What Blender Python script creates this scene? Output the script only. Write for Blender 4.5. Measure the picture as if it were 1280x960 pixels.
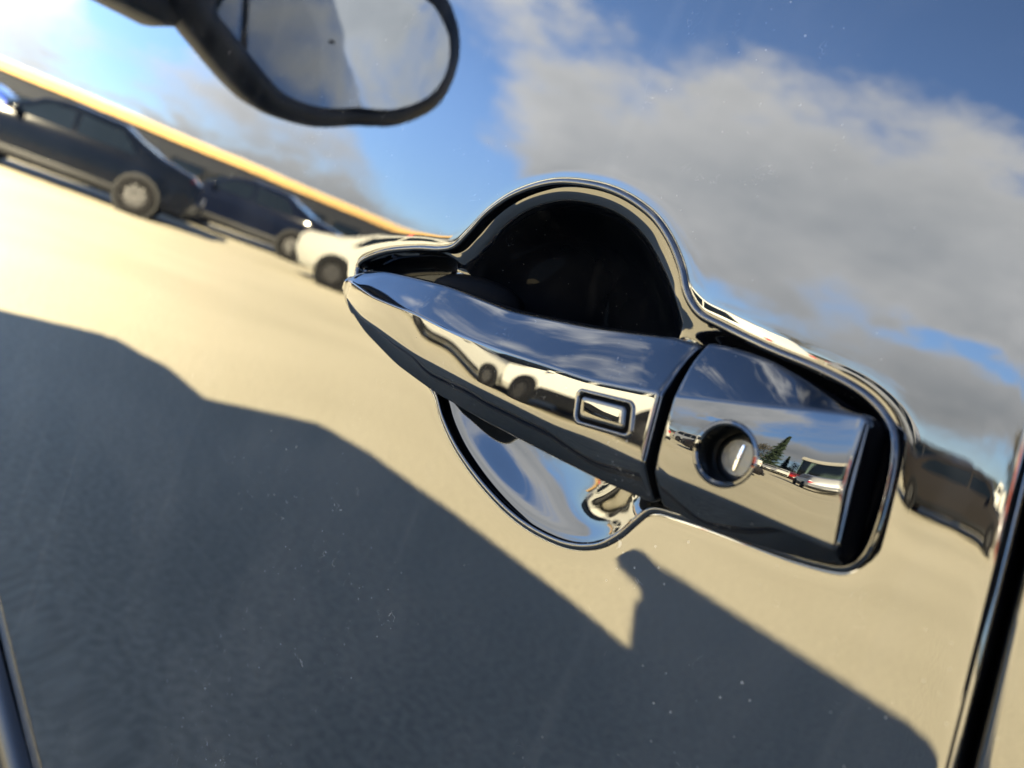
import bpy, bmesh, math, random
import numpy as np
from mathutils import Vector, Matrix
R = math.radians
random.seed(7); rng = np.random.default_rng(7)
for o in list(bpy.data.objects): bpy.data.objects.remove(o)
scn = bpy.context.scene
col = scn.collection

# ------------------------------------------------------------------ camera
EYE = Vector((0, -0.143, 0.98))
ROLL, PITCH, YAW, FPX = R(21.1), R(-5.5), R(45), 1000.0
fw = Vector((-math.sin(YAW)*math.cos(PITCH), math.cos(YAW)*math.cos(PITCH), math.sin(PITCH)))
r0 = Vector((math.cos(YAW), math.sin(YAW), 0)); u0 = r0.cross(fw)
RT = r0*math.cos(ROLL) + u0*math.sin(ROLL)
UP = -r0*math.sin(ROLL) + u0*math.cos(ROLL)
cd = bpy.data.cameras.new('camera'); cam = bpy.data.objects.new('camera', cd); col.objects.link(cam)
M = Matrix((RT, UP, -fw)).transposed().to_4x4(); M.translation = EYE
cam.matrix_world = M
cd.sensor_width = 36; cd.lens = 36*FPX/1280; cd.clip_start = 0.01; cd.clip_end = 3000
cd.dof.use_dof = True; cd.dof.focus_distance = 0.21; cd.dof.aperture_fstop = 15.0
scn.camera = cam
scn.render.resolution_x = 1024; scn.render.resolution_y = 768

# ------------------------------------------------------------------ sun and sky
K = Vector((1.6, 1.5, 1.0)); SUN_EL = math.asin(1/K.length); SUN_ROT = math.atan2(K.x, K.y)
sd = bpy.data.lights.new('sun', 'SUN'); sd.energy = 5.0; sd.angle = R(0.53); sd.color = (1.0, .86, .57)
sun = bpy.data.objects.new('sun', sd); col.objects.link(sun)
sun.rotation_euler = K.to_track_quat('Z', 'Y').to_euler()
w = bpy.data.worlds.new('World'); scn.world = w; w.use_nodes = True
nt = w.node_tree; N = nt.nodes; L = nt.links; N.clear()
def nd(t, **k):
    n = N.new(t)
    for a, b in k.items(): setattr(n, a, b)
    return n
def mth(op, a, b=None, c=None, clamp=False):
    n = nd('ShaderNodeMath', operation=op); n.use_clamp = clamp
    for i, v in enumerate((a, b, c)):
        if v is None: continue
        if isinstance(v, (int, float)): n.inputs[i].default_value = v
        else: L.new(v, n.inputs[i])
    return n.outputs[0]
sky = nd('ShaderNodeTexSky', sky_type='NISHITA'); sky.sun_disc = False
sky.sun_elevation = SUN_EL; sky.sun_rotation = SUN_ROT; sky.altitude = 1800; sky.air_density = .65; sky.dust_density = .15; sky.ozone_density = 2.6
tc = nd('ShaderNodeTexCoord'); sep = nd('ShaderNodeSeparateXYZ'); L.new(tc.outputs['Generated'], sep.inputs[0])
X, Y, Z = sep.outputs
def noise(scale, zst, detail, rough, off):
    cmb = nd('ShaderNodeCombineXYZ'); L.new(X, cmb.inputs[0]); L.new(Y, cmb.inputs[1]); L.new(mth('MULTIPLY_ADD', Z, zst, off), cmb.inputs[2])
    n = nd('ShaderNodeTexNoise'); n.inputs['Scale'].default_value = scale; n.inputs['Detail'].default_value = detail
    n.inputs['Roughness'].default_value = rough; L.new(cmb.outputs[0], n.inputs['Vector'])
    return n.outputs['Fac']
n1 = noise(5.0, 2.2, 9, .58, .3); n2 = noise(3.0, 1.6, 4, .5, 4.1); n3 = noise(9, 2.5, 8, .55, 7.7)
az = mth('MULTIPLY', mth('ARCTAN2', X, mth('MULTIPLY', Y, -1)), 57.2958)
el = mth('MULTIPLY', mth('ARCSINE', Z), 57.2958)
azw = mth('MULTIPLY_ADD', mth('SUBTRACT', n2, .5), 14.0, az)
elw = mth('MULTIPLY_ADD', mth('SUBTRACT', n3, .5), 5.0, el)
BLOBS = [(-24, 13.0, 17, 7.2, 1.2), (-42, 11.5, 9, 4.6, .9), (-4, 17, 9, 5, -.5), (-10, 4.2, 15, 1.5, .8), (-50, 18, 8, 4, .35),
         (-64, 5.0, 7.5, 1.5, .38), (-79, 5.6, 5.0, 2.0, .6), (97, 15, 16, 9, .7), (-66, 2.6, 14, .7, .7), (-75, 8.6, 3.5, 1.4, -.7), (-55.5, 7.6, 4.5, 2.6, -.8),
         (-17, 7, 6, .6, -.8), (-36, 25, 9, 3.5, -.7), (-20, 28, 12, 4, -.7), (-30, 5.5, 7, .9, -.3), (12, 4, 14, 3, .55), (-5, 5.5, 4.5, 2.0, .55), (6, 9, 6, 3, .5)]
tot = mth('MULTIPLY', mth('SUBTRACT', n1, .5), 2.6)
for a, e, sa, se, wt in BLOBS:
    u = mth('POWER', mth('ABSOLUTE', mth('DIVIDE', mth('SUBTRACT', azw, a), sa)), 2.0)
    v = mth('POWER', mth('ABSOLUTE', mth('DIVIDE', mth('SUBTRACT', elw, e), se)), 2.0)
    g = mth('EXPONENT', mth('MULTIPLY', mth('ADD', u, v), -1.0))
    tot = mth('MULTIPLY_ADD', g, wt, tot)
mr = nd('ShaderNodeMapRange', interpolation_type='SMOOTHSTEP'); L.new(tot, mr.inputs[0])
mr.inputs[1].default_value = .02; mr.inputs[2].default_value = .75; mr.inputs[4].default_value = .96
dens = mr.outputs[0]
# cloud body: bright thin edges, grey thick middles
mr2 = nd('ShaderNodeMapRange'); L.new(mth('MULTIPLY_ADD', n3, 1.3, tot), mr2.inputs[0])
mr2.inputs[1].default_value = 1.05; mr2.inputs[2].default_value = 2.3
ramp = nd('ShaderNodeValToRGB'); L.new(mr2.outputs[0], ramp.inputs[0])
CL = 6.4
ramp.color_ramp.elements[0].color = (.74*CL, .74*CL, .725*CL, 1); ramp.color_ramp.elements[1].color = (.48*CL, .50*CL, .51*CL, 1)
mixc = nd('ShaderNodeMix', data_type='RGBA'); L.new(dens, mixc.inputs[0]); L.new(sky.outputs[0], mixc.inputs[6]); L.new(ramp.outputs[0], mixc.inputs[7])
# sky and cloud colour dimmed towards the horizon to curb low-sky glare
hz = nd('ShaderNodeMapRange', interpolation_type='SMOOTHSTEP'); L.new(el, hz.inputs[0]); hz.inputs[1].default_value = -1; hz.inputs[2].default_value = 14; hz.inputs[3].default_value = .5; hz.inputs[4].default_value = 1.0
hm = nd('ShaderNodeVectorMath', operation='SCALE'); L.new(mixc.outputs[2], hm.inputs[0]); L.new(hz.outputs[0], hm.inputs['Scale'])
bg = nd('ShaderNodeBackground'); bg.inputs['Strength'].default_value = .05; L.new(hm.outputs[0], bg.inputs[0])
wo = nd('ShaderNodeOutputWorld'); L.new(bg.outputs[0], wo.inputs[0])
vs = scn.view_settings; vs.view_transform = 'Standard'; vs.look = 'None'; vs.exposure = 3.88; vs.gamma = 1.0
vs.use_curve_mapping = False
scn.cycles.max_bounces = 10; scn.cycles.glossy_bounces = 8

# ------------------------------------------------------------------ materials
def mat(name, c, rough=.5, metal=0, ior=1.5, bump=None, vary=None, emit=None, coat=0):
    m = bpy.data.materials.new(name); m.use_nodes = True; t = m.node_tree; b = t.nodes['Principled BSDF']
    b.inputs['Base Color'].default_value = (*c, 1); b.inputs['Roughness'].default_value = rough
    b.inputs['Metallic'].default_value = metal; b.inputs['IOR'].default_value = ior; b.inputs['Coat Weight'].default_value = coat
    tc = t.nodes.new('ShaderNodeTexCoord')
    if vary:
        sc, amt = vary
        n = t.nodes.new('ShaderNodeTexNoise'); n.inputs['Scale'].default_value = sc; n.inputs['Detail'].default_value = 6
        t.links.new(tc.outputs['Object'], n.inputs['Vector'])
        mx = t.nodes.new('ShaderNodeMix'); mx.data_type = 'RGBA'; t.links.new(n.outputs['Fac'], mx.inputs[0])
        mx.inputs[6].default_value = (*[v*(1-amt) for v in c], 1); mx.inputs[7].default_value = (*[min(1, v*(1+amt)) for v in c], 1)
        t.links.new(mx.outputs[2], b.inputs['Base Color'])
    if bump:
        sc, st, dist = bump
        n = t.nodes.new('ShaderNodeTexNoise'); n.inputs['Scale'].default_value = sc; n.inputs['Detail'].default_value = 3
        t.links.new(tc.outputs['Object'], n.inputs['Vector'])
        bp = t.nodes.new('ShaderNodeBump'); bp.inputs['Strength'].default_value = st; bp.inputs['Distance'].default_value = dist
        t.links.new(n.outputs['Fac'], bp.inputs['Height']); t.links.new(bp.outputs[0], b.inputs['Normal'])
    if emit:
        b.inputs['Emission Color'].default_value = (*c, 1); b.inputs['Emission Strength'].default_value = emit
    return m

def paint(name, peel=1.0, dust=1.0, ior=2.2):
    """black clearcoat with orange peel, dust specks and fine wipe marks"""
    m = bpy.data.materials.new(name); m.use_nodes = True; t = m.node_tree; n_ = t.nodes; l_ = t.links; b = n_['Principled BSDF']
    b.inputs['Roughness'].default_value = .0; b.inputs['IOR'].default_value = ior
    tc = n_.new('ShaderNodeTexCoord'); P = tc.outputs['Object']
    def noi(s, d=2, r=.5, mp=None):
        n = n_.new('ShaderNodeTexNoise'); n.inputs['Scale'].default_value = s; n.inputs['Detail'].default_value = d; n.inputs['Roughness'].default_value = r
        src = P
        if mp:
            q = n_.new('ShaderNodeMapping'); q.inputs['Scale'].default_value = mp; l_.new(P, q.inputs[0]); src = q.outputs[0]
        l_.new(src, n.inputs['Vector']); return n.outputs['Fac']
    def ma(op, a, c=None, cl=False):
        q = n_.new('ShaderNodeMath'); q.operation = op; q.use_clamp = cl
        for i, v in enumerate((a, c)):
            if v is None: continue
            if isinstance(v, (int, float)): q.inputs[i].default_value = v
            else: l_.new(v, q.inputs[i])
        return q.outputs[0]
    # dust specks
    vo = n_.new('ShaderNodeTexVoronoi'); vo.inputs['Scale'].default_value = 760; l_.new(P, vo.inputs['Vector'])
    seed = n_.new('ShaderNodeSeparateColor'); l_.new(vo.outputs['Color'], seed.inputs[0])
    rad = ma('MULTIPLY', ma('SUBTRACT', seed.outputs[0], .84, True), 1.15)
    patch = ma('MULTIPLY', ma('SUBTRACT', noi(12, 4, .65), .45, True), 4.5, True)
    speck = ma('MULTIPLY', ma('LESS_THAN', vo.outputs['Distance'], rad), patch)
    # short curly fibres and wipe lines
    wv = n_.new('ShaderNodeTexNoise'); wv.inputs['Scale'].default_value = 260; wv.inputs['Detail'].default_value = 1; wv.inputs['Distortion'].default_value = 1.3
    l_.new(P, wv.inputs['Vector'])
    line = ma('LESS_THAN', ma('ABSOLUTE', ma('SUBTRACT', wv.outputs['Fac'], .5)), .0035)
    gate = ma('GREATER_THAN', noi(120, 1), .66)
    fib = ma('MULTIPLY', ma('MULTIPLY', line, gate), patch)
    drip = ma('MULTIPLY', ma('SUBTRACT', noi(90, 2, .5, (1, 1, .035)), .61, True), 1.9)
    film = ma('MULTIPLY', noi(60, 5, .7), ma('MULTIPLY', patch, .5))
    d = ma('ADD', ma('MULTIPLY', ma('MAXIMUM', speck, fib), .5*dust), ma('MULTIPLY', ma('ADD', film, drip), .085*dust))
    mx = n_.new('ShaderNodeMix'); mx.data_type = 'RGBA'; l_.new(d, mx.inputs[0]); 
    mx.inputs[6].default_value = (.0012, .0018, .003, 1); mx.inputs[7].default_value = (.8, .78, .72, 1)
    l_.new(mx.outputs[2], b.inputs['Base Color'])
    if peel:
        bp = n_.new('ShaderNodeBump'); bp.inputs['Strength'].default_value = 1.0; bp.inputs['Distance'].default_value = 1.0
        h = ma('ADD', ma('MULTIPLY', noi(430, 1, .5), 1.3e-6*peel), ma('ADD', ma('MULTIPLY', noi(55, 1, .5), 0.9e-5*peel), ma('MULTIPLY', noi(9, 1, .5), 1.0e-4*peel)))
        l_.new(h, bp.inputs['Height']); l_.new(bp.outputs[0], b.inputs['Normal'])
    return m
m_paint = paint('door_black_paint', 1.0, 1.0)
m_handle = paint('handle_black_gloss', .15, .7, 1.95)
m_pocket = paint('pocket_black_gloss', .1, .5, 1.9)
m_rubber = mat('matte_black_rubber', (.0008, .0010, .0016), .6, 0, 1.12)
m_cylwall = mat('lock_cylinder_metal', (.05, .055, .06), .28, 1)
m_lockface = mat('lock_face_metal', (.13, .13, .125), .3, 1, bump=(900, .2, .0004))
m_bright = mat('polished_rim', (.75, .76, .78), .06, 1)
m_mould = mat('moulding_satin', (.004, .004, .005), .3)
m_glass_dark = mat('dark_window_glass', (.004, .006, .008), .02, 0, 1.5)
m_mirror = mat('mirror_glass', (.62, .66, .7), .0, 1)
m_plastic = mat('textured_black_plastic', (.012, .013, .014), .45, bump=(500, .3, .0006))
m_tyre = mat('tyre_rubber', (.007, .007, .0075), .8, 0, 1.2, vary=(8, .3))
m_rim = mat('alloy_grey', (.045, .045, .046), .4, .5)
m_lamp = mat('lamp_lens', (.75, .77, .8), .08, .3)
m_red = mat('red_lamp_lens', (.55, .01, .015), .15)
m_trim = mat('exterior_black_trim', (.006, .0065, .0075), .5, 0, 1.3)
m_plate = mat('number_plate', (.7, .7, .68), .4)
def carpaint(n, c): return mat(n, c, .25, 0, 1.5, coat=1.0)
m_white = carpaint('white_car_paint', (.66, .66, .62)); m_blackc = mat('black_car_paint', (.002, .003, .006), .08, 0, 1.22)
m_navy = mat('navy_car_paint', (.003, .0045, .011), .08, 0, 1.22); m_blue = carpaint('blue_car_paint', (.02, .05, .32))
m_silver = mat('silver_car_paint', (.42, .43, .45), .3, .6); m_brown = mat('bronze_car_paint', (.014, .012, .011), .35, 0, 1.3)
m_offwhite = mat('off_white_car_paint', (.30, .30, .28), .4)
m_grey = mat('grey_car_paint', (.03, .032, .036), .4, 0, 1.3); m_redc = carpaint('red_car_paint', (.35, .015, .012))

# ground material: sun-bleached gravelly asphalt
m_ground = bpy.data.materials.new('pale_gravel_asphalt'); m_ground.use_nodes = True
t = m_ground.node_tree; b = t.nodes['Principled BSDF']; b.inputs['Roughness'].default_value = .9
tc_ = t.nodes.new('ShaderNodeTexCoord'); 
na = t.nodes.new('ShaderNodeTexNoise'); na.inputs['Scale'].default_value = .35; na.inputs['Detail'].default_value = 8; t.links.new(tc_.outputs['Object'], na.inputs[0])
nb = t.nodes.new('ShaderNodeTexNoise'); nb.inputs['Scale'].default_value = 45; nb.inputs['Detail'].default_value = 5; t.links.new(tc_.outputs['Object'], nb.inputs[0])
cr = t.nodes.new('ShaderNodeValToRGB'); t.links.new(na.outputs[0], cr.inputs[0])
cr.color_ramp.elements[0].position = .3; cr.color_ramp.elements[0].color = (.44, .40, .29, 1)
cr.color_ramp.elements[1].position = .7; cr.color_ramp.elements[1].color = (.56, .51, .38, 1)
mx = t.nodes.new('ShaderNodeMix'); mx.data_type = 'RGBA'; mx.blend_type = 'MULTIPLY'; mx.inputs[0].default_value = .8
t.links.new(cr.outputs[0], mx.inputs[6]); cr2 = t.nodes.new('ShaderNodeValToRGB'); t.links.new(nb.outputs[0], cr2.inputs[0])
cr2.color_ramp.elements[0].position = .3; cr2.color_ramp.elements[0].color = (.55, .55, .55, 1); cr2.color_ramp.elements[1].position = .65; cr2.color_ramp.elements[1].color = (1, 1, 1, 1)
t.links.new(cr2.outputs[0], mx.inputs[7]); t.links.new(mx.outputs[2], b.inputs['Base Color'])
m_hill = mat('wooded_hill', (.03, .036, .03), .9, vary=(.05, .5))
m_tan = mat('tan_stucco', (.44, .28, .11), .8, vary=(1.5, .08)); m_dkwall = mat('dark_storefront', (.010, .012, .017), .5)
m_green = mat('grey_green_metal_wall', (.10, .16, .15), .5, vary=(1, .15)); m_brick = mat('red_brick_wall', (.25, .05, .035), .85, vary=(6, .25))
m_redsign = mat('red_sign_face', (.6, .05, .04), .5); m_concrete = mat('concrete', (.35, .34, .31), .85, vary=(3, .15))
m_needle = mat('conifer_needles', (.018, .035, .014), .8, vary=(3, .5)); m_bark = mat('bark', (.06, .045, .035), .9, vary=(5, .3))
m_leaf = mat('bare_twig_foliage', (.07, .06, .035), .9, vary=(3, .4))
m_skin = mat('skin', (.45, .27, .19), .5); m_coat = mat('dark_coat_cloth', (.03, .033, .04), .85, vary=(30, .25)); m_jean = mat('denim', (.04, .055, .09), .9, vary=(60, .25))
m_hair = mat('brown_hair', (.03, .018, .01), .6, vary=(80, .4)); m_shoe = mat('shoe_leather', (.02, .018, .016), .5)
m_cloth = mat('phone_case', (.02, .02, .022), .4); m_eye = mat('eye', (.6, .6, .58), .2)

# ------------------------------------------------------------------ helpers
def link(name, me, m=None, parent=None, smooth=True, sharp=35, loc=None):
    o = bpy.data.objects.new(name, me); col.objects.link(o)
    if m and not me.materials: me.materials.append(m)
    if smooth and len(me.polygons):
        me.shade_smooth()
        if sharp: me.set_sharp_from_angle(angle=R(sharp))
    if parent: o.parent = parent
    if loc is not None: o.location = loc
    return o
def mesh(name, v, f, m=None, parent=None, smooth=True, sharp=35, loc=None):
    me = bpy.data.meshes.new(name); me.from_pydata([tuple(map(float, p)) for p in v], [], [tuple(map(int, q)) for q in f]); me.validate(); me.update()
    return link(name, me, m, parent, smooth, sharp, loc)
def grid_faces(n, k, closed, off=0, flip=False):
    """k rings of n verts"""
    f = []
    for j in range(k-1):
        for i in range(n if closed else n-1):
            a = off+j*n+i; b_ = off+j*n+(i+1) % n; c = b_+n; d = a+n
            f.append((a, d, c, b_) if flip else (a, b_, c, d))
    return f
def boxv(c, s):
    x, y, z = c; a, b_, d = [v/2 for v in s]
    return [(x+i*a, y+j*b_, z+k*d) for i in (-1, 1) for j in (-1, 1) for k in (-1, 1)], [(0, 1, 3, 2), (4, 6, 7, 5), (0, 4, 5, 1), (2, 3, 7, 6), (0, 2, 6, 4), (1, 5, 7, 3)]
def bm_box(bm, c, s, bev=0):
    v, f = boxv(c, s); vs_ = [bm.verts.new(p) for p in v]; fs = [bm.faces.new([vs_[i] for i in q]) for q in f]
    if bev: bmesh.ops.bevel(bm, geom=list({e for q in fs for e in q.edges}), offset=bev, segments=2, affect='EDGES', profile=.6)
def box(name, c, s, m, parent=None, bev=0, smooth=True):
    bm = bmesh.new(); bm_box(bm, c, s, bev); me = bpy.data.meshes.new(name); bmesh.ops.recalc_face_normals(bm, faces=bm.faces); bm.to_mesh(me); bm.free()
    return link(name, me, m, parent, smooth)
def lathe(name, prof, m, parent=None, n=48, mw=None, loc=None):
    """profile of (r, h) round local Z"""
    v = []; 
    for r_, h in prof:
        for i in range(n):
            a = 2*math.pi*i/n; v.append((r_*math.cos(a), r_*math.sin(a), h))
    if mw is not None: v = [tuple(mw @ Vector(p)) for p in v]
    return mesh(name, v, grid_faces(n, len(prof), True), m, parent, loc=loc)
def empty(name, loc, label, cat, group=None, rz=0):
    o = bpy.data.objects.new(name, None); col.objects.link(o); o.location = loc; o.rotation_euler.z = rz; o.empty_display_size = .1
    o['label'] = label; o['category'] = cat
    if group: o['group'] = group
    return o
def struct(o): o['kind'] = 'structure'; return o

# ------------------------------------------------------------------ ground and hills
v = [(x, y, 0) for y in np.linspace(-400, 400, 41) for x in np.linspace(-400, 400, 41)]
struct(mesh('ground', v, grid_faces(41, 41, False), m_ground, smooth=False))
# far hills: one ridge ring, real depth
v = []; nseg = 240; ph = rng.uniform(0, 6.28, 12)
for j, (rr, hh) in enumerate([(300, 0), (325, .55), (345, 1), (365, .6), (390, .0)]):
    for i in range(nseg):
        a = 2*math.pi*i/nseg
        azd = math.degrees(math.atan2(math.sin(a), -math.cos(a)))
        h = 5.0+1.2*math.sin(3*a+ph[0])+.9*math.sin(7*a+ph[1])+.6*math.sin(17*a+ph[2])+.5*math.sin(41*a+ph[3])+.35*math.sin(77*a+ph[4])
        v.append((rr*math.sin(a), rr*math.cos(a), max(h, 1)*hh+(-.3 if hh == 0 else 0)))
struct(mesh('hills', v, grid_faces(nseg, 5, True), m_hill))

# ------------------------------------------------------------------ THE CAR with the door handle
car = empty('black_car', (0, .93, 0), 'glossy black car filling the frame, with its door handle and clean reflecting door skin', 'car')
OX = Vector((0, -.93, 0))          # part coordinates are written in world metres: shift into the car's frame
def carpart(o): o.location = OX; return o

# traced outline of the handle opening (x, z) mm in the plane of the door
OUT = np.array([(-229.1,974),(-218,980),(-202.3,984.4),(-191.5,986.4),(-185.2,988.6),(-181.2,993.4),(-176.2,1000.7),(-167.8,1007.4),(-155.8,1012.2),(-143.3,1013.6),(-132.1,1012.9),(-121.2,1009.8),(-113.7,1005.5),(-107.5,999.9),(-103.4,994.8),(-98.5,991.6),(-92.5,990.6),(-80.4,989.2),(-69.7,988.5),(-61.3,987.3),(-56.3,985.4),(-53,982.6),(-51,978.2),(-49.8,972.8),(-49,967),(-48.9,962.2),(-50.2,958.6),(-53.6,957),(-61.7,955.3),(-75.2,953.5),(-84.6,952.0),(-90.8,950.4),(-93.6,946.4),(-96.4,941.4),(-100.7,937),(-107.9,933.6),(-118.1,932),(-128.7,932.3),(-141.3,934.7),(-153.4,938.6),(-163,943.6),(-172,950.0),(-188.4,953.8),(-208.8,958.5),(-221,963.8),(-227.5,969)])
def catmull(P, n):
    Q = []
    for i in range(len(P)):
        p0, p1, p2, p3 = P[i-1], P[i], P[(i+1) % len(P)], P[(i+2) % len(P)]
        for t_ in np.linspace(0, 1, n, endpoint=False):
            Q.append(.5*((2*p1)+(-p0+p2)*t_+(2*p0-5*p1+4*p2-p3)*t_**2+(-p0+3*p1-3*p2+p3)*t_**3))
    return np.array(Q)
poly = catmull(OUT, 14)
CEN = np.array([-136.0, 970.0])
# signed distance (outside positive) on a half-millimetre grid
gx = np.arange(-262, -14, .75); gz = np.arange(902, 1046, .75)
GX, GZ = np.meshgrid(gx, gz, indexing='ij'); pts = np.stack([GX.ravel(), GZ.ravel()], 1)
A = poly; B = np.roll(poly, -1, 0); best = np.full(len(pts), 1e9); inside = np.zeros(len(pts), bool)
for a, b_ in zip(A, B):
    ab = b_-a; t_ = np.clip(((pts-a)@ab)/(ab@ab), 0, 1); dd = np.sum((pts-a-t_[:, None]*ab)**2, 1); best = np.minimum(best, dd)
    cnd = ((a[1] > pts[:, 1]) != (b_[1] > pts[:, 1]))
    if a[1] != b_[1]: inside ^= cnd & (pts[:, 0] < (b_[0]-a[0])*(pts[:, 1]-a[1])/(b_[1]-a[1])+a[0])
sdf = (np.sqrt(best)*np.where(inside, -1, 1)).reshape(GX.shape)
def blur(a, k):
    for _ in range(k):
        a = np.pad(a, 1, 'edge'); a = (a[1:-1, 1:-1]*2+a[:-2, 1:-1]+a[2:, 1:-1]+a[1:-1, :-2]+a[1:-1, 2:])/6
    return a
sdf = blur(sdf, 3)
def SD(p):
    fx = np.clip((p[..., 0]-gx[0])/.75, 0, len(gx)-1.001); fz = np.clip((p[..., 1]-gz[0])/.75, 0, len(gz)-1.001)
    i = fx.astype(int); j = fz.astype(int); u = fx-i; v_ = fz-j
    return sdf[i, j]*(1-u)*(1-v_)+sdf[i+1, j]*u*(1-v_)+sdf[i, j+1]*(1-u)*v_+sdf[i+1, j+1]*u*v_
NA = 1500
seg = np.r_[0, np.cumsum(np.hypot(*(np.roll(poly, -1, 0)-poly).T))]; PL = np.vstack([poly, poly[:1]])
s_ = np.linspace(0, seg[-1], NA, endpoint=False); ep = np.stack([np.interp(s_, seg, PL[:, 0]), np.interp(s_, seg, PL[:, 1])], 1)
ang = np.arctan2(ep[:, 1]-CEN[1], ep[:, 0]-CEN[0]); ang = np.unwrap(ang)
# smooth the angles a little so rays never bunch
for _ in range(6):
    e = np.r_[ang[-1]+2*math.pi*(1 if ang[0] > ang[-1] else -1), ang, ang[0]-2*math.pi*(1 if ang[0] > ang[-1] else -1)]
    ang = (e[:-2]+2*e[1:-1]+e[2:])/4
DIR = np.stack([np.cos(ang), np.sin(ang)], 1)
r0_ = np.hypot(*(ep-CEN).T)
def contour(d):
    lo = r0_*.3; hi = r0_+60.
    for _ in range(26):
        mid = (lo+hi)/2; s2 = SD(CEN+DIR*mid[:, None]); m_ = s2 > d; hi = np.where(m_, mid, hi); lo = np.where(m_, lo, mid)
    return (lo+hi)/2
# cup and slot floors
def smax(a, b_, k): 
    h = np.clip(.5+.5*(a-b_)/k, 0, 1); return b_*(1-h)+a*h+k*h*(1-h)
QT = np.linspace(0, 1.3, 131)
def prof(qs, sl):
    a = np.interp(QT, qs, sl); a = np.convolve(np.pad(a, 4, 'edge'), SM, 'valid'); d = np.r_[0, np.cumsum((a[1:]+a[:-1])/2*.01)]; return np.interp(1.0, QT, d)-d
SM = np.hanning(9); SM /= SM.sum()
DLO = prof([0, .3, .55, .8, .93, .965, 1.0, 1.3], [0, .05, .14, .30, .36, .25, .12, .12])*41.5
DUP = prof([0, .1, .74, .79, .87, .91, .95, 1.0, 1.3], [0, .50, .60, 2.3, 2.3, .40, .17, .10, .1])*41.5
CX, CZ = -139.5, 972.8
def floor_depth(p, d):
    x = p[:, 0]; z = p[:, 1]
    dx = (x-CX-(z-CZ)*(-.30)); qe = np.hypot(dx/43.5, (z-CZ)/42.5); qd = 1+d/41.5; tt_ = np.clip((-d-2)/11, 0, 1); tt_ = tt_*tt_*(3-2*tt_); q = np.where((qe > 1.12), np.maximum(qd, qe-.13), qd*(1-tt_)+qe*tt_)
    up = np.clip((z-953)/14, 0, 1); up = up*up*(3-2*up); bowl = 2.4+np.interp(q, QT, DUP)*up+np.interp(q, QT, DLO)*(1-up)
    slot = 8.0*np.maximum(np.clip((x+101)/10, 0, 1), np.clip((-182-x)/8, 0, 1))*np.clip((-d-.6)/3.0, 0, 1)**.6
    # slot only in the handle band
    return np.where(bowl > slot, bowl, slot)
def lip(d):     # rolled edge of the door skin: depth (mm, inward) at signed distance d
    out = np.zeros_like(d); r = 2.6
    m1 = (d < 6.0) & (d >= 0)
    out[m1] = .18*((6.0-d[m1])/6.0)**3
    return out
rings = []; 
def ring(r_, dep): rings.append((r_, dep))
def rect_r(x0, x1, z0, z1, sl):
    # rear edge is the slanted line x = x1 + (978-z)*sl
    c, s = DIR[:, 0], DIR[:, 1]; out = np.full(NA, 1e9)
    for nx, nz, dd in ((-1, 0, -x0), (0, 1, z1), (0, -1, -z0), (1, sl, x1+978*sl)):
        den = nx*c+nz*s; num = dd-nx*CEN[0]-nz*CEN[1]; tt = np.where(den > 1e-9, num/np.where(den > 1e-9, den, 1), 1e9); out = np.minimum(out, tt)
    return out
XE = -30.5; SL = .16
def edge_roll(dist):    # inward roll at the panel edges, distance from edge in mm
    r = 1.9; return np.where(dist < r, r-np.sqrt(np.maximum(r*r-(r-dist)**2, 0)), 0.)+.22*(np.clip(7.5-dist, 0, 9)/7.5)**3
def door_base(p):
    """gentle crown of the door skin (mm inward, positive)"""
    x, z = p[:, 0], p[:, 1]
    low = np.clip((760-z-(x+330)*(-.10)), 0, None)
    return .0*x-3.0*(1-np.exp(-(low/55.)**2))*1.0
RB = rect_r(-1080, XE, 430, 1118, SL)
outer = []
for e_ in (7.5, 4.5, 3.4, 2.5, 1.7, 1.0, .5, .15, .0):
    outer.append((rect_r(-1080+e_, XE-e_*1.012, 430+e_, 1118-e_, SL), e_))
verts = []; nr = 0
def add_ring(P, depth):
    global nr
    for (x, z), y in zip(P, depth): verts.append((x/1000, y/1000, z/1000))
    nr += 1
add_ring(CEN+DIR*outer[-1][0][:, None], np.full(NA, 16.0))
for r_, e_ in outer[::-1]:
    P = CEN+DIR*r_[:, None]; add_ring(P, edge_roll(np.full(NA, e_))+door_base(P))
rc = contour(16.0); r1 = outer[0][0]
rc = np.minimum(rc, r1-4)
for s in np.linspace(0, 1, 46)[1:-1]:
    r_ = r1*(1-s)**2.2+rc*(1-(1-s)**2.2); P = CEN+DIR*r_[:, None]; add_ring(P, door_base(P))
for d in (16, 13, 11, 9, 7.5, 6, 5, 4.2, 3.6, 3, 2.5, 2, 1.6, 1.2, .9, .6, .4, .2, .08):
    r_ = np.minimum(contour(d), r1-4-.2*(16-d)); P = CEN+DIR*r_[:, None]
    dep = door_base(P)+lip(np.full(NA, float(d)))
    # rolled lip of radius 2.2 mm
    rr = 1.25
    if d < rr: dep = dep+(rr-math.sqrt(max(rr*rr-(rr-d)**2, 0)))
    add_ring(P, dep)
for k, d in enumerate((.0,)):
    P = CEN+DIR*contour(d)[:, None]; add_ring(P, np.full(NA, 2.6))
vdoor = len(verts)
door_v = list(verts); door_n = nr
door = mesh('front_door', door_v, grid_faces(NA, door_n, True), m_paint, car, sharp=None); carpart(door)

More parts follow.
